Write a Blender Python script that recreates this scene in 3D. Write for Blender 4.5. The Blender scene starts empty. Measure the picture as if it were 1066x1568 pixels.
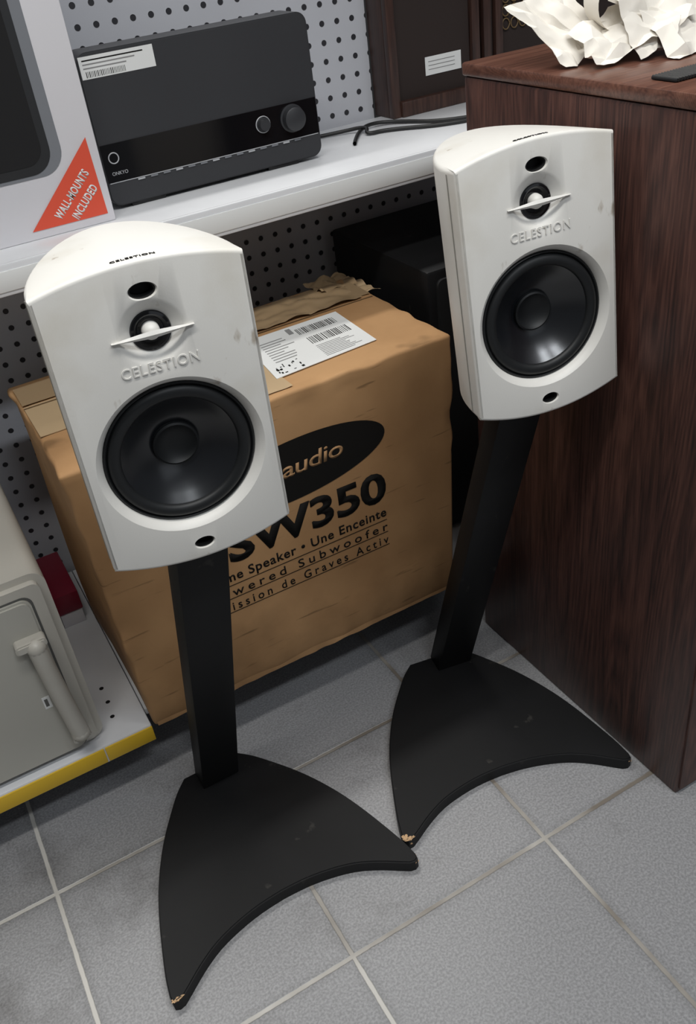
import bpy, bmesh, math, random
from mathutils import Vector, Matrix, noise
random.seed(4)
sc=bpy.context.scene
COL=bpy.context.collection
sc.view_settings.view_transform='Standard'

# ------------------------------------------------------------ materials
def mat(name,col,rough=0.5,metal=0.0,spec=0.5,coat=0.0,emis=None):
    m=bpy.data.materials.new(name); m.use_nodes=True
    b=m.node_tree.nodes['Principled BSDF']
    b.inputs['Base Color'].default_value=(*col,1); b.inputs['Roughness'].default_value=rough
    b.inputs['Metallic'].default_value=metal; b.inputs['Specular IOR Level'].default_value=spec
    b.inputs['Coat Weight'].default_value=coat
    return m
def N(m,t,**kw):
    n=m.node_tree.nodes.new(t)
    for k,v in kw.items(): setattr(n,k,v)
    return n
def L(m,a,b): m.node_tree.links.new(a,b)
def noisy(name,c1,c2,scale=(5,5,5),nscale=1.0,detail=4,rough=0.5,lo=0.35,hi=0.65,bump=0.0,bscale=200,spec=0.5,bdist=0.001):
    m=mat(name,c1,rough,spec=spec); nt=m.node_tree; b=nt.nodes['Principled BSDF']
    tc=N(m,'ShaderNodeTexCoord'); mp=N(m,'ShaderNodeMapping'); mp.inputs['Scale'].default_value=scale
    L(m,tc.outputs['Object'],mp.inputs[0])
    nz=N(m,'ShaderNodeTexNoise'); nz.inputs['Scale'].default_value=nscale; nz.inputs['Detail'].default_value=detail
    L(m,mp.outputs[0],nz.inputs['Vector'])
    r=N(m,'ShaderNodeValToRGB'); r.color_ramp.elements[0].position=lo; r.color_ramp.elements[1].position=hi
    r.color_ramp.elements[0].color=(*c1,1); r.color_ramp.elements[1].color=(*c2,1)
    L(m,nz.outputs['Fac'],r.inputs[0]); L(m,r.outputs[0],b.inputs['Base Color'])
    if bump:
        n2=N(m,'ShaderNodeTexNoise'); n2.inputs['Scale'].default_value=bscale; L(m,tc.outputs['Object'],n2.inputs['Vector'])
        bp=N(m,'ShaderNodeBump'); bp.inputs['Strength'].default_value=bump; bp.inputs['Distance'].default_value=bdist
        L(m,n2.outputs['Fac'],bp.inputs['Height']); L(m,bp.outputs[0],b.inputs['Normal'])
    return m
def scuffed(name,base,grime,mark,rough,spec=0.5,thr=0.425):
    """painted surface with soft grime and small scuff marks"""
    m=mat(name,base,rough,spec=spec); b=m.node_tree.nodes['Principled BSDF']
    tc=N(m,'ShaderNodeTexCoord')
    n1=N(m,'ShaderNodeTexNoise'); n1.inputs['Scale'].default_value=9; n1.inputs['Detail'].default_value=7; L(m,tc.outputs['Object'],n1.inputs['Vector'])
    r1=N(m,'ShaderNodeMapRange'); r1.inputs[1].default_value=0.52; r1.inputs[2].default_value=0.82; L(m,n1.outputs['Fac'],r1.inputs[0])
    mx=N(m,'ShaderNodeMix',data_type='RGBA'); mx.inputs[6].default_value=(*base,1); mx.inputs[7].default_value=(*grime,1); L(m,r1.outputs[0],mx.inputs[0])
    mp=N(m,'ShaderNodeMapping'); mp.inputs['Scale'].default_value=(75,75,38); mp.inputs['Rotation'].default_value=(0.3,0.5,0.2); L(m,tc.outputs['Object'],mp.inputs[0])
    n2=N(m,'ShaderNodeTexNoise'); n2.inputs['Scale'].default_value=1; n2.inputs['Detail'].default_value=3; L(m,mp.outputs[0],n2.inputs['Vector'])
    n3=N(m,'ShaderNodeTexNoise'); n3.inputs['Scale'].default_value=14; n3.inputs['Detail'].default_value=1; L(m,tc.outputs['Object'],n3.inputs['Vector'])
    mu=N(m,'ShaderNodeMath',operation='MULTIPLY'); L(m,n2.outputs['Fac'],mu.inputs[0]); L(m,n3.outputs['Fac'],mu.inputs[1])
    r2=N(m,'ShaderNodeMapRange'); r2.inputs[1].default_value=thr; r2.inputs[2].default_value=thr+0.07; r2.inputs[4].default_value=0.75; L(m,mu.outputs[0],r2.inputs[0])
    m2=N(m,'ShaderNodeMix',data_type='RGBA'); m2.inputs[7].default_value=(*mark,1); L(m,mx.outputs[2],m2.inputs[6]); L(m,r2.outputs[0],m2.inputs[0])
    L(m,m2.outputs[2],b.inputs['Base Color'])
    n4=N(m,'ShaderNodeTexNoise'); n4.inputs['Scale'].default_value=600; L(m,tc.outputs['Object'],n4.inputs['Vector'])
    bp=N(m,'ShaderNodeBump'); bp.inputs['Strength'].default_value=0.15; bp.inputs['Distance'].default_value=0.0004; L(m,n4.outputs['Fac'],bp.inputs['Height']); L(m,bp.outputs[0],b.inputs['Normal'])
    return m
M_white=scuffed('speaker_white_paint',(0.735,0.72,0.68),(0.57,0.53,0.45),(0.33,0.27,0.20),0.42,thr=0.405)
M_black=scuffed('stand_black_paint',(0.0060,0.0062,0.0068),(0.009,0.009,0.010),(0.035,0.033,0.03),0.55,spec=0.28)
M_rubber=mat('woofer_cone',(0.006,0.007,0.009),0.25,spec=0.8)
M_surr=mat('woofer_surround',(0.009,0.010,0.011),0.5,spec=0.4)
M_dark=mat('port_black',(0.004,0.004,0.004),0.7)
M_gloss=mat('gloss_black',(0.005,0.005,0.006),0.10)
M_ink=mat('black_ink',(0.010,0.009,0.008),0.75,spec=0.15)
M_seam=mat('seam_grey',(0.30,0.29,0.26),0.7)
M_chip=mat('raw_mdf',(0.55,0.36,0.20),0.8)
M_paper=mat('paper_white',(0.76,0.77,0.76),0.6)
M_steel=noisy('shelf_white_steel',(0.74,0.75,0.77),(0.66,0.67,0.69),(6,6,6),1,5,0.30,0.45,0.75)
M_yellow=mat('yellow_price_rail',(0.72,0.46,0.03),0.4)
M_kick=mat('kick_dark',(0.012,0.012,0.013),0.7)
M_appl=noisy('offwhite_plastic',(0.50,0.48,0.43),(0.42,0.40,0.35),(7,7,7),1,6,0.4,0.5,0.8)
M_appl2=mat('offwhite_plastic_door',(0.45,0.44,0.395),0.45)
M_gap=mat('gap_shadow_grey',(0.10,0.10,0.095),0.8)
M_red=mat('wine_red',(0.22,0.01,0.03),0.4)
M_orange=mat('print_orange_red',(0.74,0.09,0.045),0.45)
M_cartonw=mat('glossy_white_carton',(0.72,0.71,0.74),0.3)
M_pgrey=mat('print_grey',(0.20,0.21,0.23),0.3)
M_pblk=mat('print_black',(0.022,0.023,0.025),0.35)
M_rec=noisy('receiver_matte',(0.026,0.027,0.031),(0.032,0.033,0.037),(3,3,3),1,2,0.5)
M_silver=mat('print_silver',(0.45,0.46,0.48),0.4)
M_tissue=mat('tissue_paper',(0.78,0.74,0.67),0.85)
M_cable=mat('cable_black',(0.01,0.01,0.01),0.5)
M_brass=mat('lattice_brass',(0.16,0.10,0.04),0.5)
M_lt=mat('label_print_grey',(0.25,0.25,0.25),0.7)
M_tape=mat('packing_tape',(0.33,0.23,0.13),0.16)
M_tape2=mat('torn_paper_tape',(0.47,0.34,0.20),0.5)

def cardboard():
    m=mat('cardboard',(0.45,0.25,0.11),0.72,spec=0.25); b=m.node_tree.nodes['Principled BSDF']
    tc=N(m,'ShaderNodeTexCoord')
    nz=N(m,'ShaderNodeTexNoise'); nz.inputs['Scale'].default_value=5; nz.inputs['Detail'].default_value=7; L(m,tc.outputs['Object'],nz.inputs['Vector'])
    r=N(m,'ShaderNodeValToRGB'); e=r.color_ramp.elements; e[0].position=0.33; e[0].color=(0.34,0.185,0.082,1); e[1].position=0.62; e[1].color=(0.49,0.285,0.135,1)
    L(m,nz.outputs['Fac'],r.inputs[0])
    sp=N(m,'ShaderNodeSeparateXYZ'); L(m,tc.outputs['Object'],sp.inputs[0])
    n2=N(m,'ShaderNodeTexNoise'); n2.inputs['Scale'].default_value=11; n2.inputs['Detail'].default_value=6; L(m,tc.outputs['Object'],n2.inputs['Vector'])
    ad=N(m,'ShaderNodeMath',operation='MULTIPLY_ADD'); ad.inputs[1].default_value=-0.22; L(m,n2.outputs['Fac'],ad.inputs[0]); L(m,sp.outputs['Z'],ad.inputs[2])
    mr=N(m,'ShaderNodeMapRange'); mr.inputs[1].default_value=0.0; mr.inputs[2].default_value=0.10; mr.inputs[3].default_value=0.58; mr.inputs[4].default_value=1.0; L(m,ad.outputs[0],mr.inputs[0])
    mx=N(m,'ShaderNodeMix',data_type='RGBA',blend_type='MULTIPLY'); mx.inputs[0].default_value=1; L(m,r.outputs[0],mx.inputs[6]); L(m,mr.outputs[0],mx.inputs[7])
    mp=N(m,'ShaderNodeMapping'); mp.inputs['Scale'].default_value=(14,14,130); mp.inputs['Rotation'].default_value=(0,0.5,0); L(m,tc.outputs['Object'],mp.inputs[0])
    n5=N(m,'ShaderNodeTexNoise'); n5.inputs['Scale'].default_value=1; n5.inputs['Detail'].default_value=2; L(m,mp.outputs[0],n5.inputs['Vector'])
    r5=N(m,'ShaderNodeMapRange'); r5.inputs[1].default_value=0.67; r5.inputs[2].default_value=0.75; r5.inputs[3].default_value=1.0; r5.inputs[4].default_value=0.60; L(m,n5.outputs['Fac'],r5.inputs[0])
    m5=N(m,'ShaderNodeMix',data_type='RGBA',blend_type='MULTIPLY'); m5.inputs[0].default_value=1; L(m,mx.outputs[2],m5.inputs[6]); L(m,r5.outputs[0],m5.inputs[7])
    L(m,m5.outputs[2],b.inputs['Base Color'])
    bp=N(m,'ShaderNodeBump'); bp.inputs['Strength'].default_value=0.45; bp.inputs['Distance'].default_value=0.005; L(m,n2.outputs['Fac'],bp.inputs['Height']); L(m,bp.outputs[0],b.inputs['Normal'])
    return m
M_card=cardboard()

def wood(name,c0,c1,c2,rough,axis='z'):
    m=mat(name,c0,rough); b=m.node_tree.nodes['Principled BSDF']
    tc=N(m,'ShaderNodeTexCoord'); 
    s={'z':(1,1,0.055),'x':(0.055,1,1)}[axis]
    def nz(k,det,dist):
        mp=N(m,'ShaderNodeMapping'); mp.inputs['Scale'].default_value=tuple(v*k for v in s); L(m,tc.outputs['Object'],mp.inputs[0])
        n=N(m,'ShaderNodeTexNoise'); n.inputs['Scale'].default_value=1.0; n.inputs['Detail'].default_value=det; n.inputs['Distortion'].default_value=dist; L(m,mp.outputs[0],n.inputs['Vector']); return n
    n1=nz(70,5,0.5); n2=nz(420,3,0.2)
    n3=nz(12,1,0.0)
    mu=N(m,'ShaderNodeMath',operation='MULTIPLY'); mu.inputs[1].default_value=38; L(m,n3.outputs['Fac'],mu.inputs[0])
    fr=N(m,'ShaderNodeMath',operation='PINGPONG'); fr.inputs[1].default_value=0.5; L(m,mu.outputs[0],fr.inputs[0])
    a=N(m,'ShaderNodeMath',operation='MULTIPLY_ADD'); a.inputs[1].default_value=0.50; L(m,fr.outputs[0],a.inputs[0]); L(m,n1.outputs['Fac'],a.inputs[2])
    a2=N(m,'ShaderNodeMath',operation='MULTIPLY_ADD'); a2.inputs[1].default_value=0.85; L(m,n2.outputs['Fac'],a2.inputs[0]); L(m,a.outputs[0],a2.inputs[2])
    r=N(m,'ShaderNodeMapRange'); r.inputs[1].default_value=0.74; r.inputs[2].default_value=1.34; L(m,a2.outputs[0],r.inputs[0])
    cr=N(m,'ShaderNodeValToRGB'); e=cr.color_ramp.elements
    e[0].position=0; e[0].color=(*c0,1); e[1].position=1; e[1].color=(*c2,1); k=e.new(0.5); k.color=(*c1,1)
    L(m,r.outputs[0],cr.inputs[0]); L(m,cr.outputs[0],b.inputs['Base Color'])
    return m
M_wood=wood('walnut_veneer',(0.026,0.012,0.010),(0.062,0.026,0.020),(0.105,0.046,0.034),0.42)
M_woodtop=wood('walnut_veneer_top',(0.07,0.028,0.019),(0.12,0.050,0.033),(0.16,0.072,0.048),0.32,'x')
M_dwood=wood('dark_speaker_wood',(0.022,0.011,0.009),(0.045,0.021,0.016),(0.07,0.034,0.025),0.45)
M_grille=mat('grille_cloth_brown',(0.024,0.015,0.013),0.9)
M_grilleb=mat('grille_cloth_black',(0.008,0.008,0.009),0.9)

def floor_mat():
    m=mat('floor_tiles',(0.25,0.25,0.25),0.38); b=m.node_tree.nodes['Principled BSDF']
    tc=N(m,'ShaderNodeTexCoord'); sp=N(m,'ShaderNodeSeparateXYZ'); L(m,tc.outputs['Object'],sp.inputs[0])
    ds=[]
    for ax in ('X','Y'):
        mu=N(m,'ShaderNodeMath',operation='DIVIDE'); mu.inputs[1].default_value=0.3; L(m,sp.outputs[ax],mu.inputs[0])
        pp=N(m,'ShaderNodeMath',operation='PINGPONG'); pp.inputs[1].default_value=0.5; L(m,mu.outputs[0],pp.inputs[0]); ds.append(pp)
    mn=N(m,'ShaderNodeMath',operation='MINIMUM'); L(m,ds[0].outputs[0],mn.inputs[0]); L(m,ds[1].outputs[0],mn.inputs[1])
    wob=N(m,'ShaderNodeTexNoise'); wob.inputs['Scale'].default_value=60; L(m,tc.outputs['Object'],wob.inputs['Vector'])
    wa=N(m,'ShaderNodeMath',operation='MULTIPLY_ADD'); wa.inputs[1].default_value=0.007; L(m,wob.outputs['Fac'],wa.inputs[0]); L(m,mn.outputs[0],wa.inputs[2])
    mr=N(m,'ShaderNodeMapRange'); mr.inputs[1].default_value=0.0110; mr.inputs[2].default_value=0.0155; mr.inputs[3].default_value=1; mr.inputs[4].default_value=0
    L(m,wa.outputs[0],mr.inputs[0])
    vz=N(m,'ShaderNodeTexNoise'); vz.inputs['Scale'].default_value=330; vz.inputs['Detail'].default_value=3; L(m,tc.outputs['Object'],vz.inputs['Vector'])
    r=N(m,'ShaderNodeValToRGB'); r.color_ramp.elements[0].position=0.36; r.color_ramp.elements[1].position=0.64
    r.color_ramp.elements[0].color=(0.232,0.232,0.238,1); r.color_ramp.elements[1].color=(0.345,0.345,0.352,1); L(m,vz.outputs['Fac'],r.inputs[0])
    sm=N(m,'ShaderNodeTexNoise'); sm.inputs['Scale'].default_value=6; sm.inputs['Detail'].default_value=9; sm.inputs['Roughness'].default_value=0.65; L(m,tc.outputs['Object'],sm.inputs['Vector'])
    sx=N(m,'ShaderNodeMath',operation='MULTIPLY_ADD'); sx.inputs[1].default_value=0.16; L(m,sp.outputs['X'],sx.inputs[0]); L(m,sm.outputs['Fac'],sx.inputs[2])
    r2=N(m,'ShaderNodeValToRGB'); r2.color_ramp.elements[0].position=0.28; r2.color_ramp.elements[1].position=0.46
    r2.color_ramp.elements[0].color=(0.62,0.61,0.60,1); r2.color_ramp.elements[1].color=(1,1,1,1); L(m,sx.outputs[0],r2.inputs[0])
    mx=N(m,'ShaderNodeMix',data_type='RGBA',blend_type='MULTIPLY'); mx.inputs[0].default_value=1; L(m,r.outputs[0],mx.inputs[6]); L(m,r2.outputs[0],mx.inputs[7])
    # grime halo next to the joints
    gh=N(m,'ShaderNodeMapRange'); gh.inputs[1].default_value=0.015; gh.inputs[2].default_value=0.05; gh.inputs[3].default_value=0.86; gh.inputs[4].default_value=1.0; L(m,wa.outputs[0],gh.inputs[0])
    mh=N(m,'ShaderNodeMix',data_type='RGBA',blend_type='MULTIPLY'); mh.inputs[0].default_value=1; L(m,mx.outputs[2],mh.inputs[6]); L(m,gh.outputs[0],mh.inputs[7])
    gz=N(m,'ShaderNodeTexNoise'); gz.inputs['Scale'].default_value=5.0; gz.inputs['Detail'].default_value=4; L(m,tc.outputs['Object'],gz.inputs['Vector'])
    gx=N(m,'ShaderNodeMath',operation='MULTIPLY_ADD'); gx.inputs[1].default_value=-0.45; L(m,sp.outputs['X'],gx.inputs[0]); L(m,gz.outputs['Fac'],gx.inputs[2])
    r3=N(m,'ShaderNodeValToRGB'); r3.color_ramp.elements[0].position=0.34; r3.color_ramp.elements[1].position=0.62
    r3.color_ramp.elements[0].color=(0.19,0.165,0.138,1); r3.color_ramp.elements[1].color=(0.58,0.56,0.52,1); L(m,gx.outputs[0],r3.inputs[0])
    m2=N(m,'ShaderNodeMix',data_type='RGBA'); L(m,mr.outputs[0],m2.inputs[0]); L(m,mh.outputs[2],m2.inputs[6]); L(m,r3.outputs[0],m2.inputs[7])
    L(m,m2.outputs[2],b.inputs['Base Color'])
    inv=N(m,'ShaderNodeMath',operation='SUBTRACT'); inv.inputs[0].default_value=1; L(m,mr.outputs[0],inv.inputs[1])
    bp=N(m,'ShaderNodeBump'); bp.inputs['Strength'].default_value=0.5; bp.inputs['Distance'].default_value=0.002; L(m,inv.outputs[0],bp.inputs['Height']); L(m,bp.outputs[0],b.inputs['Normal'])
    return m
M_floor=floor_mat()

def peg_mat():
    m=mat('pegboard_white',(0.62,0.63,0.64),0.4); b=m.node_tree.nodes['Principled BSDF']
    tc=N(m,'ShaderNodeTexCoord'); sp=N(m,'ShaderNodeSeparateXYZ'); L(m,tc.outputs['Object'],sp.inputs[0])
    sq=[]
    for ax in ('X','Z'):
        mu=N(m,'ShaderNodeMath',operation='DIVIDE'); mu.inputs[1].default_value=0.0275; L(m,sp.outputs[ax],mu.inputs[0])
        pp=N(m,'ShaderNodeMath',operation='PINGPONG'); pp.inputs[1].default_value=0.5; L(m,mu.outputs[0],pp.inputs[0])
        p2=N(m,'ShaderNodeMath',operation='POWER'); p2.inputs[1].default_value=2; L(m,pp.outputs[0],p2.inputs[0]); sq.append(p2)
    ad=N(m,'ShaderNodeMath',operation='ADD'); L(m,sq[0].outputs[0],ad.inputs[0]); L(m,sq[1].outputs[0],ad.inputs[1])
    lt=N(m,'ShaderNodeMapRange'); lt.inputs[1].default_value=0.021; lt.inputs[2].default_value=0.028; L(m,ad.outputs[0],lt.inputs[0])
    mx=N(m,'ShaderNodeMix',data_type='RGBA'); mx.inputs[6].default_value=(0.03,0.03,0.035,1); mx.inputs[7].default_value=(0.52,0.53,0.57,1)
    L(m,lt.outputs[0],mx.inputs[0]); L(m,mx.outputs[2],b.inputs['Base Color'])
    bp=N(m,'ShaderNodeBump'); bp.inputs['Distance'].default_value=0.002; L(m,lt.outputs[0],bp.inputs['Height']); L(m,bp.outputs[0],b.inputs['Normal'])
    return m
M_peg=peg_mat()

# ------------------------------------------------------------ helpers
def empty(name,loc=(0,0,0),mtx=None):
    o=bpy.data.objects.new(name,None); COL.objects.link(o); o.empty_display_size=0.05
    if mtx is not None: o.matrix_world=mtx
    else: o.location=loc
    return o
def obj(name,me,m=None,parent=None,mtx=None,smooth=None):
    o=bpy.data.objects.new(name,me); COL.objects.link(o)
    if m: me.materials.append(m)
    if parent: o.parent=parent
    if mtx is not None: o.matrix_local=mtx
    if smooth is not None:
        for p in me.polygons: p.use_smooth=True
        me.set_sharp_from_angle(angle=math.radians(smooth))
    return o
def mesh(name,vs,fs):
    me=bpy.data.meshes.new(name); me.from_pydata([tuple(v) for v in vs],[],fs); me.update()
    bm=bmesh.new(); bm.from_mesh(me); bmesh.ops.recalc_face_normals(bm,faces=bm.faces); bm.to_mesh(me); bm.free()
    return me
def hexa(name,c8,m,parent=None,bev=0.0,seg=2,mtx=None):
    me=mesh(name,c8,[(3,2,1,0),(4,5,6,7),(0,1,5,4),(1,2,6,5),(2,3,7,6),(3,0,4,7)])
    if bev:
        bm=bmesh.new(); bm.from_mesh(me); bmesh.ops.bevel(bm,geom=bm.edges[:],offset=bev,segments=seg,profile=0.5,affect='EDGES'); bm.to_mesh(me); bm.free()
    return obj(name,me,m,parent,mtx,smooth=35 if bev else None)
def box(name,x0,x1,y0,y1,z0,z1,m,parent=None,bev=0.0,seg=2,mtx=None):
    return hexa(name,[(x0,y0,z0),(x1,y0,z0),(x1,y1,z0),(x0,y1,z0),(x0,y0,z1),(x1,y0,z1),(x1,y1,z1),(x0,y1,z1)],m,parent,bev,seg,mtx)
def poly(name,pts,m,parent=None,thick=None,mtx=None):
    n=len(pts); pts=[Vector(p) for p in pts]
    if thick is None: me=mesh(name,pts,[tuple(range(n))])
    else:
        t=Vector(thick); me=mesh(name,pts+[p+t for p in pts],[tuple(range(n)),tuple(range(2*n-1,n-1,-1))]+[(i,(i+1)%n,(i+1)%n+n,i+n) for i in range(n)])
    return obj(name,me,m,parent,mtx)
def fplate(name,x0,x1,z0,z1,y,m,parent=None,t=0.0006,r=0.0,rot=0.0):
    cx,cz=(x0+x1)/2,(z0+z1)/2; hw,hh=(x1-x0)/2,(z1-z0)/2
    pts=[]
    if r>0:
        for qx,qz,a0 in ((1,1,0),(-1,1,90),(-1,-1,180),(1,-1,270)):
            for k in range(7):
                a=math.radians(a0+15*k); pts.append((qx*(hw-r)+r*math.cos(a),qz*(hh-r)+r*math.sin(a)))
    else: pts=[(-hw,-hh),(hw,-hh),(hw,hh),(-hw,hh)]
    c,s=math.cos(rot),math.sin(rot)
    P=[(cx+a*c-b*s,y,cz+a*s+b*c) for a,b in pts]
    return poly(name,P,m,parent,(0,-t,0))
def lathe(name,prof,m,parent=None,seg=64,sx=1.0,sz=1.0,mtx=None,smooth=40):
    vs=[];fs=[];idx=[]
    for r,y in prof:
        if r<1e-6: idx.append([len(vs)]); vs.append((0,y,0))
        else:
            idx.append(list(range(len(vs),len(vs)+seg)))
            for k in range(seg):
                a=2*math.pi*k/seg; vs.append((r*sx*math.cos(a),y,r*sz*math.sin(a)))
    for A,B in zip(idx[:-1],idx[1:]):
        for k in range(seg):
            k2=(k+1)%seg
            if len(A)==1 and len(B)==1: continue
            if len(A)==1: fs.append((A[0],B[k],B[k2]))
            elif len(B)==1: fs.append((A[k],A[k2],B[0]))
            else: fs.append((A[k],A[k2],B[k2],B[k]))
    return obj(name,mesh(name,vs,fs),m,parent,mtx,smooth)
def text(name,body,w,h,m,parent,mtx,ext=0.0004,bold=0.0,sp=1.0,shear=0.0):
    cu=bpy.data.curves.new(name,'FONT'); cu.body=body; cu.size=1; cu.offset=bold; cu.space_character=sp; cu.shear=shear; cu.resolution_u=4
    t=bpy.data.objects.new(name+'_tmp',cu); COL.objects.link(t)
    bpy.context.view_layer.update()
    me=bpy.data.meshes.new_from_object(t.evaluated_get(bpy.context.evaluated_depsgraph_get()))
    bpy.data.objects.remove(t); bpy.data.curves.remove(cu)
    xs=[v.co.x for v in me.vertices]; ys=[v.co.y for v in me.vertices]
    x0,x1,y0,y1=min(xs),max(xs),min(ys),max(ys)
    for v in me.vertices:
        v.co.x=((v.co.x-x0)/(x1-x0)-0.5)*w; v.co.y=((v.co.y-y0)/(y1-y0)-0.5)*h
    bm=bmesh.new(); bm.from_mesh(me)
    r=bmesh.ops.extrude_face_region(bm,geom=bm.faces[:])
    for g in r['geom']:
        if isinstance(g,bmesh.types.BMVert): g.co.z+=ext
    bmesh.ops.recalc_face_normals(bm,faces=bm.faces)
    bm.to_mesh(me); bm.free(); me.name=name
    return obj(name,me,m,parent,mtx)
def FR(x,y,z,rot=0.0):
    return Matrix.Translation((x,y,z))@Matrix.Rotation(math.radians(90),4,'X')@Matrix.Rotation(rot,4,'Z')
def tube(name,pts,r,m,parent=None,cyc=False):
    cu=bpy.data.curves.new(name,'CURVE'); cu.dimensions='3D'; cu.bevel_depth=r; cu.bevel_resolution=4
    s=cu.splines.new('NURBS'); s.points.add(len(pts)-1)
    for p,q in zip(s.points,pts): p.co=(*q,1)
    s.use_endpoint_u=True; s.order_u=3; s.use_cyclic_u=cyc
    t=bpy.data.objects.new(name+'_t',cu); COL.objects.link(t); bpy.context.view_layer.update()
    me=bpy.data.meshes.new_from_object(t.evaluated_get(bpy.context.evaluated_depsgraph_get()))
    bpy.data.objects.remove(t)
    return obj(name,me,m,parent,None,40)

# ------------------------------------------------------------ camera
cam=bpy.data.cameras.new('camera'); co=bpy.data.objects.new('camera',cam); COL.objects.link(co); sc.camera=co
r_=Vector((0.86504,-0.48844,-0.11459)); u_=Vector((0.36249,0.45059,0.81582)); f_=Vector((0.34684,0.74726,-0.56684))
mm=Matrix.Identity(4)
for i in range(3): mm[i][0]=r_[i]; mm[i][1]=u_[i]; mm[i][2]=-f_[i]
mm[0][3],mm[1][3],mm[2][3]=-0.19337,-0.58305,1.08252
co.matrix_world=mm
cam.sensor_fit='VERTICAL'; cam.sensor_height=36; cam.lens=1380.5/1568*36; cam.clip_start=0.02

# ------------------------------------------------------------ room
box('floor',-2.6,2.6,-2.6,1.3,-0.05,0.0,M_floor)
M_wall=mat('wall_paint_grey',(0.10,0.10,0.105),0.8)
box('wall_back',-2.6,2.6,1.3,1.36,-0.05,2.3,M_wall)

# ------------------------------------------------------------ gondola shelving
g=empty('lower_shelf')
box('base_deck',-1.3,-0.098,0.398,0.845,0.108,0.12,M_steel,g,0.002)
box('base_deck_next_bay',-0.097,1.3,0.432,0.845,0.108,0.12,M_steel,g,0.002)
box('base_front_rail',-1.3,-0.098,0.398,0.404,0.088,0.110,M_steel,g)
box('kick_plate',-1.3,1.3,0.57,0.58,0.0,0.108,M_kick,g)
box('yellow_rail_a',-1.3,-0.1715,0.3955,0.3985,0.090,0.117,M_yellow,g,0.001)
box('yellow_rail_b',-0.1695,-0.098,0.3955,0.3985,0.090,0.117,M_yellow,g,0.001)
for i,(x,y) in enumerate([(-0.139,0.48),(-0.142,0.447),(-0.139,0.514)]):
    lathe('deck_hole_%d'%i,[(0,0),(0.0035,0)],M_dark,g,16,mtx=Matrix.Translation((x,y,0.1204))@Matrix.Rotation(math.pi/2,4,'X'))
g=empty('upper_shelf')
box('shelf_top',-1.3,1.3,0.580,0.845,0.735,0.755,M_steel,g,0.003)
box('shelf_front_lip',-1.3,1.3,0.575,0.583,0.716,0.755,M_steel,g,0.0025)
box('shelf_lip_channel',-1.3,1.3,0.5735,0.5755,0.722,0.747,M_paper,g,0.0008)
g=empty('pegboard_panel')
box('board',-1.3,0.630,0.860,0.872,0.0,1.7,M_peg,g)
box('board_right',0.630,1.3,0.860,0.872,0.0,0.74,M_peg,g)
for x in (-1.3,-0.49,1.28): box('upright_%d'%int(x*100),x,x+0.02,0.846,0.86,0.0,0.74 if x>1 else 1.7,M_steel,g,0.002)

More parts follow.
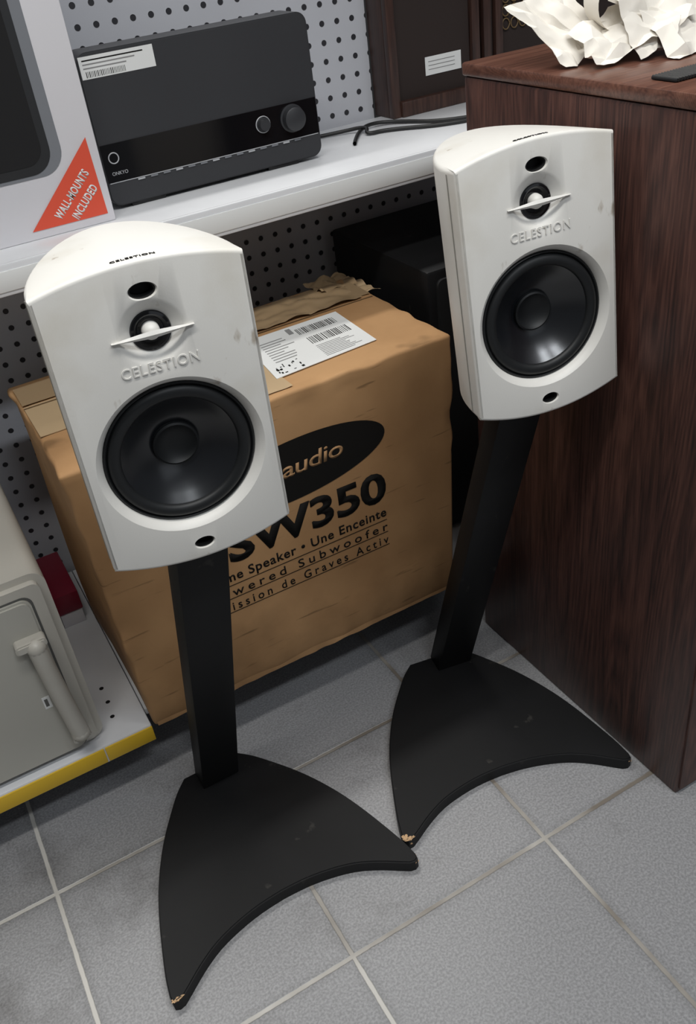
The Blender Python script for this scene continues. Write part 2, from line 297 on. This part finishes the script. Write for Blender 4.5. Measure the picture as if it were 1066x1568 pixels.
# ------------------------------------------------------------ speakers
def speaker(name,mtx,W=0.170,zw=0.096):
    Hh,D=0.262,0.150; bt,bb=0.012,0.0165
    E=empty(name,mtx=mtx)
    n=28; xs=[-math.cos(math.pi*i/n)*W/2 for i in range(n+1)]
    S0=0.024; DROP=0.009
    def yb(x):
        t=min(1,abs(2*x/W)); return S0+(D-S0)*(1-t**1.95)**(1/1.65) if t<1 else S0
    zt=lambda x:Hh+bt*(1-(2*x/W)**2); zb=lambda x:-bb*(1-(2*x/W)**2)
    ztop=lambda x,y: zt(x)-DROP*(y/D)
    vs=[];
    for x in xs:
        y=yb(x); vs+= [(x,0,zb(x)),(x,0,zt(x)),(x*0.995,y,ztop(x,y)),(x*0.995,y,zb(x)+0.006*y/D)]
    fs=[]
    for i in range(n):
        a,b=4*i,4*i+4
        fs+=[(a,b,b+1,a+1),(a+1,b+1,b+2,a+2),(a+2,b+2,b+3,a+3),(a+3,b+3,b,a)]
    fs+=[(0,1,2,3),(4*n+3,4*n+2,4*n+1,4*n)]
    me=mesh('cabinet_body',vs,fs)
    bm=bmesh.new(); bm.from_mesh(me)
    ed=[e for e in bm.edges if len(e.link_faces)==2 and e.calc_face_angle()>math.radians(40)]
    bmesh.ops.bevel(bm,geom=ed,offset=0.0036,segments=4,profile=0.5,affect='EDGES')
    bm.to_mesh(me); bm.free()
    body=obj('cabinet_body',me,M_white)
    zp,zn,zq=0.249,0.2134,0.0010
    cut=[]
    def cutter(prof,z,sx=1,sz=1,seg=64):
        c=lathe('cut',prof,M_white,None,seg,sx=sx,sz=sz,mtx=Matrix.Translation((0,0,z))); cut.append(c)
    cutter([(0,-.004),(0.0790,-.004),(0.0765,-0.0005),(0.0730,0.0022),(0.0692,0.0082),(0.0682,0.012),(0.0682,0.037),(0,0.037)],zw,seg=96)
    cutter([(0,-.004),(0.0340,-.004),(0.0300,-0.0004),(0.0262,0.0014),(0.0215,0.0044),(0.0172,0.0072),(0.0165,0.012),(0,0.012)],zn)
    cutter([(0,-.004),(1.25,-.004),(1.1,0.0),(1.0,0.002),(1.0,0.02),(0,0.02)],zp,0.0110,0.0066,48)
    cutter([(0,-.004),(1.25,-.004),(1.1,0.0),(1.0,0.002),(1.0,0.02),(0,0.02)],zq,0.0092,0.0058,48)
    for c in cut:
        md=body.modifiers.new('b','BOOLEAN'); md.object=c; md.operation='DIFFERENCE'; md.solver='EXACT'
    bpy.context.view_layer.update()
    me2=bpy.data.meshes.new_from_object(body.evaluated_get(bpy.context.evaluated_depsgraph_get()))
    body.modifiers.clear(); body.data=me2
    for c in cut: bpy.data.objects.remove(c)
    for p in me2.polygons: p.use_smooth=True
    me2.set_sharp_from_angle(angle=math.radians(28))
    body.parent=E
    for s in (-1,1):
        x=s*(W/2-0.0002); box('seam_%d'%s,min(x,x+s*0.0006),max(x,x+s*0.0006),0.0185,0.0198,0.004,Hh-0.005,M_seam,E)
    T=Matrix.Translation
    lathe('woofer_frame',[(0.0684,0.0085),(0.0668,0.0074),(0.0656,0.0088),(0.0650,0.0110)],M_surr,E,96,mtx=T((0,0,zw)))
    pr=[(0.0652,0.0098)]+[(0.0590+0.0060*math.cos(a),0.0100-0.0052*math.sin(a)) for a in [math.pi*k/10 for k in range(11)]]
    lathe('woofer_surround',pr,M_surr,E,96,mtx=T((0,0,zw)))
    lathe('woofer_cone',[(0.0531,0.0099),(0.0522,0.0106),(0.046,0.0160),(0.038,0.0220),(0.030,0.0268),(0.0225,0.0300),(0.0212,0.0303)],M_rubber,E,96,mtx=T((0,0,zw)))
    lathe('woofer_dust_cap',[(0.0216,0.0300),(0.0210,0.0270),(0.0192,0.0260),(0.0174,0.0276),(0.0140,0.0300),(0.009,0.0318),(0.004,0.0325),(0,0.0326)],M_surr,E,64,mtx=T((0,0,zw)))
    lathe('tweeter_ring',[(0.0174,0.0082),(0.0165,0.0058),(0.0142,0.0052),(0.0125,0.0066),(0.0110,0.0088),(0.0,0.0092)],M_gloss,E,48,mtx=T((0,0,zn)))
    lathe('tweeter_dome',[(0.0076,0.0090),(0.0072,0.0040),(0.0058,0.0010),(0.0032,-0.0006),(0,-0.0012)],M_white,E,32,mtx=T((0,0,zn)))
    vs=[];fs=[];K=20
    for i in range(K+1):
        t=-1+2*i/K; w=0.0030*(1-abs(t)**1.5)+0.0002; yy=-0.0022-0.0015*(1-t*t)
        x=t*0.0345; vs+=[(x,yy-0.0006,0),(x,yy+0.0012,w),(x,yy+0.0028,0),(x,yy+0.0012,-w)]
    for i in range(K):
        a=4*i
        for k in range(4): fs.append((a+k,a+(k+1)%4,a+4+(k+1)%4,a+4+k))
    fs+=[(0,1,2,3),(4*K+3,4*K+2,4*K+1,4*K)]
    obj('tweeter_fin',mesh('tweeter_fin',vs,fs),M_white,E,T((0,0,zn)),30)
    for nm,z,a,b in (('port_top',zp,0.0110,0.0066),('port_bottom',zq,0.0092,0.0058)):
        lathe(nm,[(0.99,0.0022),(0.90,0.0018),(0.84,0.0040),(0.82,0.012),(0,0.012)],M_dark,E,40,sx=a,sz=b,mtx=T((0,0,z)))
    text('embossed_logo','CELESTION',0.066,0.0092,M_white,E,FR(0,0.0002,0.1850),0.0011,0.0,1.12)
    tl=text('top_logo','CELESTION',0.036,0.0046,M_ink,E,T((0.0,0.0095,0)),0.0005,0.004,1.1)
    for v in tl.data.vertices:
        v.co.z+=ztop(v.co.x,v.co.y+0.0095)+0.0001
    for x in (-0.02,0.02): lathe('rear_terminal',[(0.004,0),(0.004,0.008),(0,0.008)],M_silver,E,16,mtx=T((x,D-0.006,0.05)))
    return E
def spk_mtx(x,y,z,ya,pi,ro):
    n=Vector((math.sin(ya),-math.cos(ya),0)); rt=Vector((math.cos(ya),math.sin(ya),0)); up=Vector((0,0,1))
    n2=math.cos(pi)*n+math.sin(pi)*up; up2=-math.sin(pi)*n+math.cos(pi)*up
    rt2=math.cos(ro)*rt+math.sin(ro)*up2; up3=-math.sin(ro)*rt+math.cos(ro)*up2
    m=Matrix.Identity(4)
    for i in range(3): m[i][0]=rt2[i]; m[i][1]=-n2[i]; m[i][2]=up3[i]; m[i][3]=(x,y,z)[i]
    return m
speaker('bookshelf_speaker',spk_mtx(-0.0255,0.1045,0.5925,-0.106,-0.009,-0.003),0.1735,0.0955)
speaker('bookshelf_speaker.001',spk_mtx(0.3895,0.106,0.5960,-0.18,0.061,0.042),0.1705,0.0935)

# ------------------------------------------------------------ stands
def stand(name,ox,oy,yaw,pbot,ptop,ztop,seed):
    E=empty(name,mtx=Matrix.Translation((ox,oy,0))@Matrix.Rotation(yaw,4,'Z'))
    side=[(0.043,0.0),(0.062,0.020),(0.082,0.048),(0.104,0.082),(0.123,0.118),(0.140,0.158),(0.153,0.198),(0.164,0.240),(0.172,0.275),(0.1755,0.300)]
    def smooth(pts,k=4):
        out=[]
        for i in range(len(pts)-1):
            p0=pts[max(0,i-1)];p1=pts[i];p2=pts[i+1];p3=pts[min(len(pts)-1,i+2)]
            for j in range(k):
                t=j/k; out.append(tuple(0.5*((2*p1[a])+(-p0[a]+p2[a])*t+(2*p0[a]-5*p1[a]+4*p2[a]-p3[a])*t*t+(-p0[a]+3*p1[a]-3*p2[a]+p3[a])*t**3) for a in (0,1)))
        out.append(pts[-1]); return out
    right=smooth(side)
    tip=[(0.1745,0.3075),(0.169,0.3100),(0.162,0.3085)]
    front=[(0.150,0.3000),(0.127,0.2835),(0.099,0.268),(0.066,0.2575),(0.033,0.2515),(0.0,0.2495)]
    half=right+tip+smooth(front,3)
    full=half+[(-x,f) for x,f in reversed(half[:-1])]
    n=len(full); t=0.0195
    pts=[Vector((x,-f,0)) for x,f in full]
    me=mesh('base_plate',[p for p in pts]+[p+Vector((0,0,t)) for p in pts],[tuple(range(n)),tuple(range(2*n-1,n-1,-1))]+[(i,(i+1)%n,(i+1)%n+n,i+n) for i in range(n)])
    bm=bmesh.new(); bm.from_mesh(me)
    ed=[e for e in bm.edges if all(v.co.z>t-1e-5 for v in e.verts)]
    bmesh.ops.bevel(bm,geom=ed,offset=0.0018,segments=3,affect='EDGES'); bm.to_mesh(me); bm.free()
    obj('base_plate',me,M_black,E,None,30)
    def chip(x,y,z,r,sx=1,sy=1,sz=0.3):
        bm=bmesh.new(); bmesh.ops.create_icosphere(bm,subdivisions=3,radius=r)
        for v in bm.verts:
            v.co*= 1+0.8*noise.noise(v.co*(2.2/r)+Vector((seed,0,0))); v.co.z*=sz; v.co.x*=sx; v.co.y*=sy
        me=bpy.data.meshes.new('chip'); bm.to_mesh(me); bm.free()
        obj('chipped_mdf',me,M_chip,E,Matrix.Translation((x,y,z)))
    chip(-0.1685,-0.3062,t-0.0010,0.0042,1.3,0.7); chip(-0.163,-0.3060,t-0.0008,0.003,1.2,0.5)
    if seed==2: chip(-0.1715,-0.3030,t-0.0008,0.0045,0.9,0.9); chip(-0.166,-0.3085,0.010,0.002,1,0.5,1.2)
    chip(0.1745,-0.306,0.010,0.0016,1,1,1); chip(0.170,-0.309,0.014,0.0011,1,1,1); chip(0.1752,-0.300,0.015,0.0012,1,1,1)
    inv=E.matrix_world.inverted()
    hw,dp=0.0285,0.036
    b=inv@Vector((pbot[0],pbot[1],0)); tt=inv@Vector((ptop[0],ptop[1],0))
    c=[(b.x-hw,b.y,t),(b.x+hw,b.y,t),(b.x+hw,b.y+dp,t),(b.x-hw,b.y+dp,t),(tt.x-hw,tt.y,ztop),(tt.x+hw,tt.y,ztop),(tt.x+hw,tt.y+dp,ztop),(tt.x-hw,tt.y+dp,ztop)]
    hexa('column',c,M_black,E,0.0015,2)
    hexa('top_plate',[(tt.x-0.045,tt.y-0.005,ztop-0.004),(tt.x+0.045,tt.y-0.005,ztop-0.004),(tt.x+0.045,tt.y+0.07,ztop-0.004),(tt.x-0.045,tt.y+0.07,ztop-0.004),
        (tt.x-0.045,tt.y-0.005,ztop),(tt.x+0.045,tt.y-0.005,ztop),(tt.x+0.045,tt.y+0.07,ztop),(tt.x-0.045,tt.y+0.07,ztop)],M_black,E,0.001,1)
    return E
stand('speaker_stand',-0.039,0.367,0.0,(-0.036,0.330),(-0.0165,0.147),0.578,1)
stand('speaker_stand.001',0.364,0.360,-0.19,(0.379,0.322),(0.411,0.170),0.582,2)

# ------------------------------------------------------------ subwoofer carton
E=empty('cardboard_box')
y0=0.3885
zb0=0.1206
c=[(-0.094,y0,zb0),(0.430,y0,zb0),(0.432,0.69,zb0),(-0.098,0.69,zb0),(-0.105,y0,0.558),(0.452,y0,0.561),(0.450,0.70,0.558),(-0.104,0.69,0.556)]
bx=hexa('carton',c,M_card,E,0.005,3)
me=bx.data; bm=bmesh.new(); bm.from_mesh(me)
bmesh.ops.subdivide_edges(bm,edges=[e for e in bm.edges if e.calc_length()>0.1],cuts=40,use_grid_fill=True)
for v in bm.verts:
    x,y,z=v.co
    if z<0.1215: continue
    nz=noise.noise_vector(Vector((x,y,z))*6)
    edge=0
    if abs(y-y0)>0.006 and z<0.55: edge=1
    v.co+=nz*(0.005 if edge else 0.0)
    ex=min(abs(x+0.1),abs(x-0.45)); ez=min(abs(z-0.558),abs(z-0.12)); ey=abs(y-y0)
    s=sorted((ex,ez,ey))
    if s[1]<0.008 and z>0.13: v.co+=noise.noise_vector(Vector((x,y,z))*25)*0.005
    v.co.z=max(v.co.z,zb0)
bm.to_mesh(me); bm.free()
for p in me.polygons: p.use_smooth=True
vs=[];fs=[];K=60
for i in range(K+1):
    x=-0.090+0.517*i/K; d=0.0016+0.004*abs(noise.noise(Vector((x*22,0,3)))); hh=0.004+0.012*abs(noise.noise(Vector((x*9,2,3))))
    vs+=[(x,y0-0.0002,0.1210),(x,y0-d,0.1216+0.0015*abs(noise.noise(Vector((x*30,5,1))))),(x,y0-0.0002,0.1222+hh)]
for i in range(K):
    a=3*i; fs+=[(a,a+3,a+4,a+1),(a+1,a+4,a+5,a+2)]
obj('crushed_bottom_edge',mesh('crushed_bottom_edge',vs,fs),M_card,E,None,60)
yd=y0-0.0003
nE=64
cx,cz,a,b_,tl=0.188,0.4465,0.143,0.046,math.radians(3.5)
P=[]
for k in range(nE):
    t=2*math.pi*k/nE; X=a*math.cos(t);Z=b_*math.sin(t); P.append((cx+X*math.cos(tl)-Z*math.sin(tl),yd,cz+X*math.sin(tl)+Z*math.cos(tl)))
poly('logo_oval',P,M_ink,E,(0,-0.0003,0))
M_cardtxt=mat('cardboard_reverse_print',(0.44,0.25,0.115),0.7)
text('logo_word','polk audio',0.182,0.032,M_cardtxt,E,FR(0.172,yd-0.0004,0.4475,0.03),0.0003,0.010,0.95,shear=0.15)
text('logo_model','PSW350',0.292,0.052,M_ink,E,FR(0.1765,yd,0.3655),0.0003,0.026,1.0)
text('logo_model_weight','PSW350',0.2905,0.0505,M_ink,E,FR(0.1782,yd-0.0003,0.3660),0.0001,0.026,1.0)
text('line_one','Home Speaker \u2022 Une Enceinte',0.290,0.0205,M_ink,E,FR(0.174,yd,0.3175),0.0003,0.014,1.1)
text('line_two','Powered Subwoofer',0.290,0.0145,M_ink,E,FR(0.174,yd,0.2935),0.0003,0.006,1.5)
text('line_three','Emission de Graves Activ',0.290,0.0145,M_ink,E,FR(0.173,yd,0.2700),0.0003,0.006,1.5)
for i,z in enumerate((0.3050,0.2830,0.2595)): fplate('rule_%d'%i,0.030,0.319,z,z+0.0010,yd,M_ink,E,0.0003)
zt=0.5612
M_cseam=mat('cardboard_seam',(0.12,0.07,0.03),0.9)
poly('flap_seam',[(-0.10,0.592,zt-0.002),(0.445,0.592,zt-0.002),(0.445,0.5945,zt-0.002),(-0.10,0.5945,zt-0.002)],M_cseam,E,(0,0,0.0006))
poly('top_tape',[(-0.10,0.605,zt-0.002),(0.447,0.605,zt-0.001),(0.447,0.668,zt-0.001),(-0.10,0.668,zt-0.002)],M_tape,E,(0,0,0.0006))
poly('left_tape_strip',[(-0.10,0.50,zt-0.003),(0.02,0.50,zt-0.003),(0.02,0.60,zt-0.003),(-0.10,0.60,zt-0.003)],M_tape2,E,(0,0,0.0008))
lp=[Vector((0.202,0.432,zt)),Vector((0.364,0.445,zt)),Vector((0.370,0.576,zt)),Vector((0.215,0.574,zt))]
poly('shipping_label',lp,M_paper,E,(0,0,0.0008))
def lpos(u,v):
    return lp[0]*(1-u)*(1-v)+lp[1]*u*(1-v)+lp[2]*u*v+lp[3]*(1-u)*v+Vector((0,0,0.0010))
def lbar(n,u0,u1,v0,v1,m=M_ink): poly(n,[lpos(u0,v0),lpos(u1,v0),lpos(u1,v1),lpos(u0,v1)],m,E,(0,0,0.0002))
k=0; rb=random.Random(9)
for (ua,ub,va,vb) in ((0.52,0.93,0.42,0.60),(0.50,0.90,0.72,0.88)):
    u=ua
    while u<ub:
        w=rb.choice((0.004,0.006,0.009)); lbar('barcode_%d'%k,u,u+w,va,vb); k+=1; u+=w+rb.choice((0.009,0.015))
for i in range(9): lbar('label_line_%d'%i,0.52,0.90-0.15*rb.random(),0.06+0.035*i,0.068+0.035*i,M_lt)
for i in range(9): lbar('label_text_%d'%i,0.10,0.40-0.15*rb.random(),0.30+0.06*i,0.315+0.06*i,M_lt)
for i in range(22):
    uu=0.04+0.24*rb.random(); vv=0.03+0.2*rb.random(); lbar('scribble_%d'%i,uu,uu+0.02*rb.random()+0.005,vv,vv+0.01+0.03*rb.random())
lbar('label_box',0.42,0.47,0.80,0.95,M_lt)
def crumple(name,x0,x1,y0_,y1_,z,amp,fr,m,parent,nx=24,ny=14,base=0.0,seed=0):
    vs=[];fs=[]
    for i in range(nx+1):
        for j in range(ny+1):
            x=x0+(x1-x0)*i/nx; y=y0_+(y1_-y0_)*j/ny
            nv=noise.noise_vector(Vector((x*fr+seed,y*fr,seed*1.7)))
            rd=abs(noise.noise(Vector((x*fr*1.4,y*fr*1.4,seed*3.1))))
            vs.append((x+nv.x*amp*0.6,y+nv.y*amp*0.6,z+base+amp*(abs(nv.z)*1.2+rd)))
    for i in range(nx):
        for j in range(ny):
            a=i*(ny+1)+j; fs.append((a,a+ny+1,a+ny+2,a+1))
    return obj(name,mesh(name,vs,fs),m,parent,None,25)
crumple('loose_tape',0.385,0.458,0.655,0.715,0.557,0.010,34,M_tape,E,16,20,0.0,3)
crumple('loose_tape_end',0.446,0.476,0.62,0.69,0.548,0.010,34,M_tape2,E,10,18,0.0,5)
crumple('wrinkled_clear_tape',0.10,0.43,0.596,0.680,0.5602,0.0045,26,M_tape,E,54,18,0.0,8)
crumple('wrinkled_tape_front',0.13,0.21,0.40,0.595,0.5605,0.0015,22,M_tape2,E,14,30,0.0,18)

# ------------------------------------------------------------ big walnut cabinet
E=empty('walnut_cabinet')
box('carcass',0.4925,1.05,-0.046,0.395,0.0,0.880,M_wood,E,0.004)
box('cabinet_top',0.4910,1.052,-0.048,0.397,0.880,0.895,M_woodtop,E,0.003)
box('front_edge_strip',0.497,1.046,-0.0485,-0.046,0.01,0.875,M_wood,E)
E=empty('crumpled_tissue')
def sheet(name,org,U,V,nu,nv,amp,seed):
    rr=random.Random(seed); org=Vector(org);U=Vector(U);V=Vector(V);Nn=U.cross(V).normalized()
    bm=bmesh.new(); g_=[]
    for i in range(nu+1):
        row=[]
        for j in range(nv+1):
            u=i/nu;v=j/nv
            p=org+U*u+V*v+Nn*(amp*(rr.random()-0.5)*2)+U*(0.35/nu*(rr.random()-0.5))+V*(0.4/nv*(rr.random()-0.5))
            if p.z<0.8965: p.z=0.8965+0.001*rr.random()
            row.append(bm.verts.new(p))
        g_.append(row)
    for i in range(nu):
        for j in range(nv):
            a,b,c_,d=g_[i][j],g_[i+1][j],g_[i+1][j+1],g_[i][j+1]
            if rr.random()<0.5: bm.faces.new((a,b,c_)); bm.faces.new((a,c_,d))
            else: bm.faces.new((a,b,d)); bm.faces.new((b,c_,d))
    bmesh.ops.subdivide_edges(bm,edges=bm.edges[:],cuts=3,use_grid_fill=True)
    for v in bm.verts:
        v.co+=noise.noise_vector(v.co*45)*0.0035+noise.noise_vector(v.co*120)*0.0012
        v.co.z=max(v.co.z,0.8962)
    me=bpy.data.meshes.new(name); bm.to_mesh(me); bm.free()
    return obj(name,me,M_tissue,E,None,26)
sheet('sheet_a',(0.513,0.235,0.897),(0.095,0.010,0.006),(-0.034,0.060,0.060),9,5,0.005,3)
sheet('sheet_b',(0.525,0.200,0.897),(0.130,-0.01,0.030),(0.01,0.055,0.030),8,5,0.006,5)
sheet('sheet_c',(0.575,0.190,0.900),(0.120,0.01,0.010),(0.0,0.050,0.062),8,5,0.007,8)
sheet('sheet_d',(0.600,0.160,0.897),(0.150,0.02,0.020),(0.0,0.060,0.035),9,5,0.008,12)
sheet('sheet_e',(0.650,0.215,0.900),(0.130,0.00,0.020),(-0.01,0.03,0.075),8,5,0.008,14)
sheet('sheet_f',(0.560,0.245,0.925),(0.070,0.00,0.024),(0.01,0.03,-0.022),6,4,0.005,17)
vs=[];fs=[]
for i in range(25):
    a=-0.6+i*0.235; rr_=0.0135+0.0006*i
    for j in range(4):
        w=j/3; vs.append((0.578+rr_*math.cos(a)+0.002*j,0.235+0.030*w,0.952+rr_*math.sin(a)*1.1+0.004*w))
for i in range(24):
    for j in range(3):
        a=i*4+j; fs.append((a,a+4,a+5,a+1))
obj('curled_strip',mesh('curled_strip',vs,fs),M_tissue,E,None,60)
E=empty('black_strap')
box('strap',0.516,0.70,0.084,0.116,0.8955,0.8985,M_grilleb,E,0.001)
for i in range(47): box('strap_rib_%d'%i,0.518+i*0.0038,0.520+i*0.0038,0.083,0.117,0.8958,0.8992,M_cable,E,0.0005,1)

# ------------------------------------------------------------ receiver
E=empty('stereo_receiver')
x0,x1,z0,z1=0.107,0.434,0.760,0.950
def rrbox(name,x0,x1,z0,z1,ya,yb,r,m,parent,bev=0.0015):
    pts=[]
    cx,cz=(x0+x1)/2,(z0+z1)/2; hw,hh=(x1-x0)/2,(z1-z0)/2
    for qx,qz,a0 in ((1,1,0),(-1,1,90),(-1,-1,180),(1,-1,270)):
        for k in range(9):
            a=math.radians(a0+90/8*k); pts.append(Vector((cx+qx*(hw-r)+r*math.cos(a),ya,cz+qz*(hh-r)+r*math.sin(a))))
    n=len(pts); t=Vector((0,yb-ya,0))
    me=mesh(name,pts+[p+t for p in pts],[tuple(range(n)),tuple(range(2*n-1,n-1,-1))]+[(i,(i+1)%n,(i+1)%n+n,i+n) for i in range(n)])
    bm=bmesh.new(); bm.from_mesh(me)
    bmesh.ops.bevel(bm,geom=[e for e in bm.edges if all(abs(v.co.y-ya)<1e-6 for v in e.verts)],offset=bev,segments=2,affect='EDGES'); bm.to_mesh(me); bm.free()
    return obj(name,me,m,parent,None,30)
rrbox('housing',x0,x1,z0,z1,0.680,0.735,0.015,M_rec,E)
fplate('gloss_panel',x0+0.002,x1-0.002,0.792,0.840,0.680,M_gloss,E,0.0008)
fplate('lower_trim',x0+0.004,x1-0.004,0.7905,0.7915,0.680,M_silver,E,0.0008)
def knob(nm,x,z,r,d,m):
    lathe(nm,[(r*1.15,0),(r*1.15,-0.001),(r,-0.0015),(r*0.96,-d),(r*0.88,-d-0.001),(0,-d-0.001)],m,E,40,mtx=Matrix.Translation((x,0.6795,z)))
knob('volume_knob',0.392,0.819,0.0165,0.012,M_rec); knob('input_knob',0.345,0.820,0.0085,0.009,M_rec)
lathe('knob_rim',[(0.0095,0),(0.0115,-0.0012),(0.0105,-0.002)],M_silver,E,40,mtx=Matrix.Translation((0.345,0.6793,0.820)))
lathe('logo_badge',[(0.0075,-0.0008),(0.0068,-0.0012),(0.0060,-0.0008)],M_silver,E,32,mtx=Matrix.Translation((0.124,0.680,0.822)))
text('brand_text','ONKYO',0.022,0.0045,M_silver,E,FR(0.128,0.6791,0.8025),0.0002)
for i in range(14): fplate('button_%d'%i,0.150+i*0.0185,0.150+i*0.0185+0.010,0.7880,0.7900,0.6795,M_silver if i%3==0 else M_pgrey,E,0.001)
fplate('sticker',0.110,0.209,0.9195,0.9455,0.680,M_paper,E,0.0005)
for i in range(3): fplate('sticker_text_%d'%i,0.114,0.195-0.012*i,0.940-0.0045*i,0.9415-0.0045*i,0.6795,M_ink if i==0 else M_lt,E,0.0002)
u=0.116
while u<0.168:
    w=rb.choice((0.0006,0.0010)); fplate('sticker_bar',u,u+w,0.921,0.928,0.6795,M_ink,E,0.0002); u+=w+0.0014
for x in (0.135,0.345): box('foot_%d'%int(x*1000),x,x+0.05,0.684,0.70,0.755,0.7605,M_gloss,E,0.001)
box('foot_rear',0.135,0.395,0.715,0.73,0.755,0.7605,M_gloss,E,0.001)

# ------------------------------------------------------------ white boxed speaker set
E=empty('boxed_speaker_set')
box('carton',-0.46,0.0975,0.640,0.845,0.755,1.28,M_cartonw,E,0.002)
rrbox('printed_speaker_side',-0.23,0.052,0.828,1.20,0.6392,0.6398,0.03,M_pgrey,E,0.0001)
rrbox('printed_speaker_front',-0.23,0.038,0.832,1.20,0.6386,0.6391,0.028,M_pblk,E,0.0001)
rrbox('printed_grille',-0.22,0.028,0.843,1.19,0.6381,0.6385,0.022,M_grilleb,E,0.0001)
poly('corner_flash',[(-0.012,0.6396,0.766),(0.0885,0.6396,0.766),(0.0850,0.6396,0.862)],M_orange,E,(0,-0.0004,0))
th=math.radians(43)
text('flash_text_a','WALL-MOUNTS',0.070,0.0112,M_paper,E,FR(0.0490,0.6390,0.7995,th),0.0003,0.03,1.08)
text('flash_text_b','INCLUDED',0.048,0.0112,M_paper,E,FR(0.0630,0.6390,0.7870,th),0.0003,0.03,1.08)

# ------------------------------------------------------------ vintage speakers on shelf (rear right)
for nm,xa,xb in (('vintage_wooden_speaker',0.632,0.812),('vintage_wooden_speaker.001',0.820,1.16)):
    E=empty(nm)
    z0_=0.755
    box('cabinet',xa,xb,0.812,0.859,z0_,1.30,M_dwood,E,0.002)
    box('frame_left',xa,xa+0.016,0.798,0.812,z0_,1.30,M_dwood,E,0.002)
    box('frame_right',xb-0.016,xb,0.798,0.812,z0_,1.30,M_dwood,E,0.002)
    box('frame_bottom',xa+0.016,xb-0.016,0.794,0.812,z0_,z0_+0.024,M_dwood,E,0.002)
    fplate('grille',xa+0.016,xb-0.016,z0_+0.024,1.30,0.8115,M_grille,E,0.003)
    if nm.endswith('001'):
        box('mullion',0.845,0.86,0.798,0.812,z0_+0.024,1.30,M_dwood,E,0.001)
        for i in range(9):
            for j in range(5):
                tube('lattice_%d_%d'%(i,j),[(0.872+0.018*j+0.008*math.cos(t),0.806,0.86+0.02*i+0.009*math.sin(t)) for t in [k*math.pi/4 for k in range(9)]],0.0010,M_brass,E)
    else:
        fplate('paper_label',0.706,0.778,0.808,0.836,0.808,M_paper,E,0.0006)
        for i in range(3): fplate('label_line_%d'%i,0.712,0.765,0.816+0.006*i,0.817+0.006*i,0.8073,M_lt,E,0.0002)
E=empty('power_cable')
tube('cable_a',[(0.50,0.70,0.7585),(0.535,0.755,0.7585),(0.575,0.785,0.762),(0.62,0.772,0.7585),(0.66,0.70,0.7585),(0.72,0.68,0.7585)],0.003,M_cable,E)
tube('cable_b',[(0.46,0.80,0.7585),(0.52,0.79,0.7585),(0.56,0.76,0.765),(0.54,0.735,0.7585),(0.58,0.735,0.7585),(0.66,0.668,0.7585),(0.74,0.66,0.7585)],0.003,M_cable,E)

# ------------------------------------------------------------ appliance on base deck, left
E=empty('white_laser_printer')
rrbox('housing',-0.62,-0.160,0.1202,0.425,0.412,0.80,0.020,M_appl,E,0.010)
fplate('door_gap',-0.50,-0.184,0.128,0.402,0.4120,M_gap,E,0.0006,0.014)
rrbox('door',-0.498,-0.187,0.130,0.399,0.4055,0.4125,0.013,M_appl2,E,0.003)
tube('handle_bar',[(-0.191,0.392,0.170),(-0.195,0.391,0.23),(-0.199,0.391,0.29),(-0.201,0.392,0.335)],0.0125,M_appl,E)
for x,z in ((-0.191,0.170),(-0.201,0.335)):
    bm=bmesh.new(); bmesh.ops.create_uvsphere(bm,u_segments=20,v_segments=12,radius=0.0128); me=bpy.data.meshes.new('handle_end'); bm.to_mesh(me); bm.free()
    obj('handle_end',me,M_appl,E,Matrix.Translation((x,0.392,z)),40)
rrbox('handle_bracket',-0.226,-0.186,0.334,0.347,0.388,0.406,0.005,M_appl,E,0.002)
rrbox('handle_foot',-0.204,-0.178,0.154,0.164,0.388,0.406,0.004,M_appl,E,0.002)
fplate('small_label',-0.2205,-0.2105,0.222,0.243,0.4055,M_paper,E,0.0005)
fplate('small_label_print',-0.2185,-0.2140,0.226,0.239,0.4050,M_gap,E,0.0003)
box('top_tray',-0.58,-0.22,0.47,0.75,0.424,0.434,M_appl2,E,0.004)
E=empty('red_gift_box')
box('carton',-0.150,-0.113,0.690,0.82,0.1202,0.148,M_cartonw,E,0.001)
box('lid',-0.152,-0.111,0.688,0.822,0.148,0.186,M_red,E,0.002)
E=empty('black_box')  # plain black box standing in for a black shape behind the carton
box('enclosure',0.50,0.80,0.52,0.82,0.125,0.60,M_black,E,0.006)
box('feet',0.53,0.77,0.55,0.79,0.12,0.126,M_dark,E)
fplate('grille',0.515,0.785,0.14,0.585,0.5195,M_grilleb,E,0.006,0.01)

# ------------------------------------------------------------ lights
def area(name,loc,rot,sx,sy,e,col=(1,1,1)):
    l=bpy.data.lights.new(name,'AREA'); l.shape='RECTANGLE'; l.size=sx; l.size_y=sy; l.energy=e; l.color=col
    o=bpy.data.objects.new(name,l); COL.objects.link(o); o.location=loc; o.rotation_euler=rot; return o
area('ceiling_fluorescent_light',(-0.1,-0.35,2.25),(0,0,0),1.6,0.12,22,(1,0.985,0.95))
area('ceiling_fluorescent_light.001',(0.12,-1.10,2.25),(0,0,0),0.45,0.16,9,(0.90,0.95,1))
area('ceiling_fluorescent_light.002',(0.85,-1.10,2.25),(0,0,0),0.45,0.16,9,(0.90,0.95,1))
area('ceiling_fluorescent_light.003',(0.0,0.95,2.25),(0,0,0),1.6,0.12,20,(1,0.985,0.95))
area('shop_window_light',(0.9,-2.5,1.2),(math.radians(85),0,math.radians(15)),1.4,1.2,2.5,(0.85,0.92,1))
w=bpy.data.worlds.new('world'); sc.world=w; w.use_nodes=True
w.node_tree.nodes['Background'].inputs[0].default_value=(0.95,0.97,1,1); w.node_tree.nodes['Background'].inputs[1].default_value=0.085
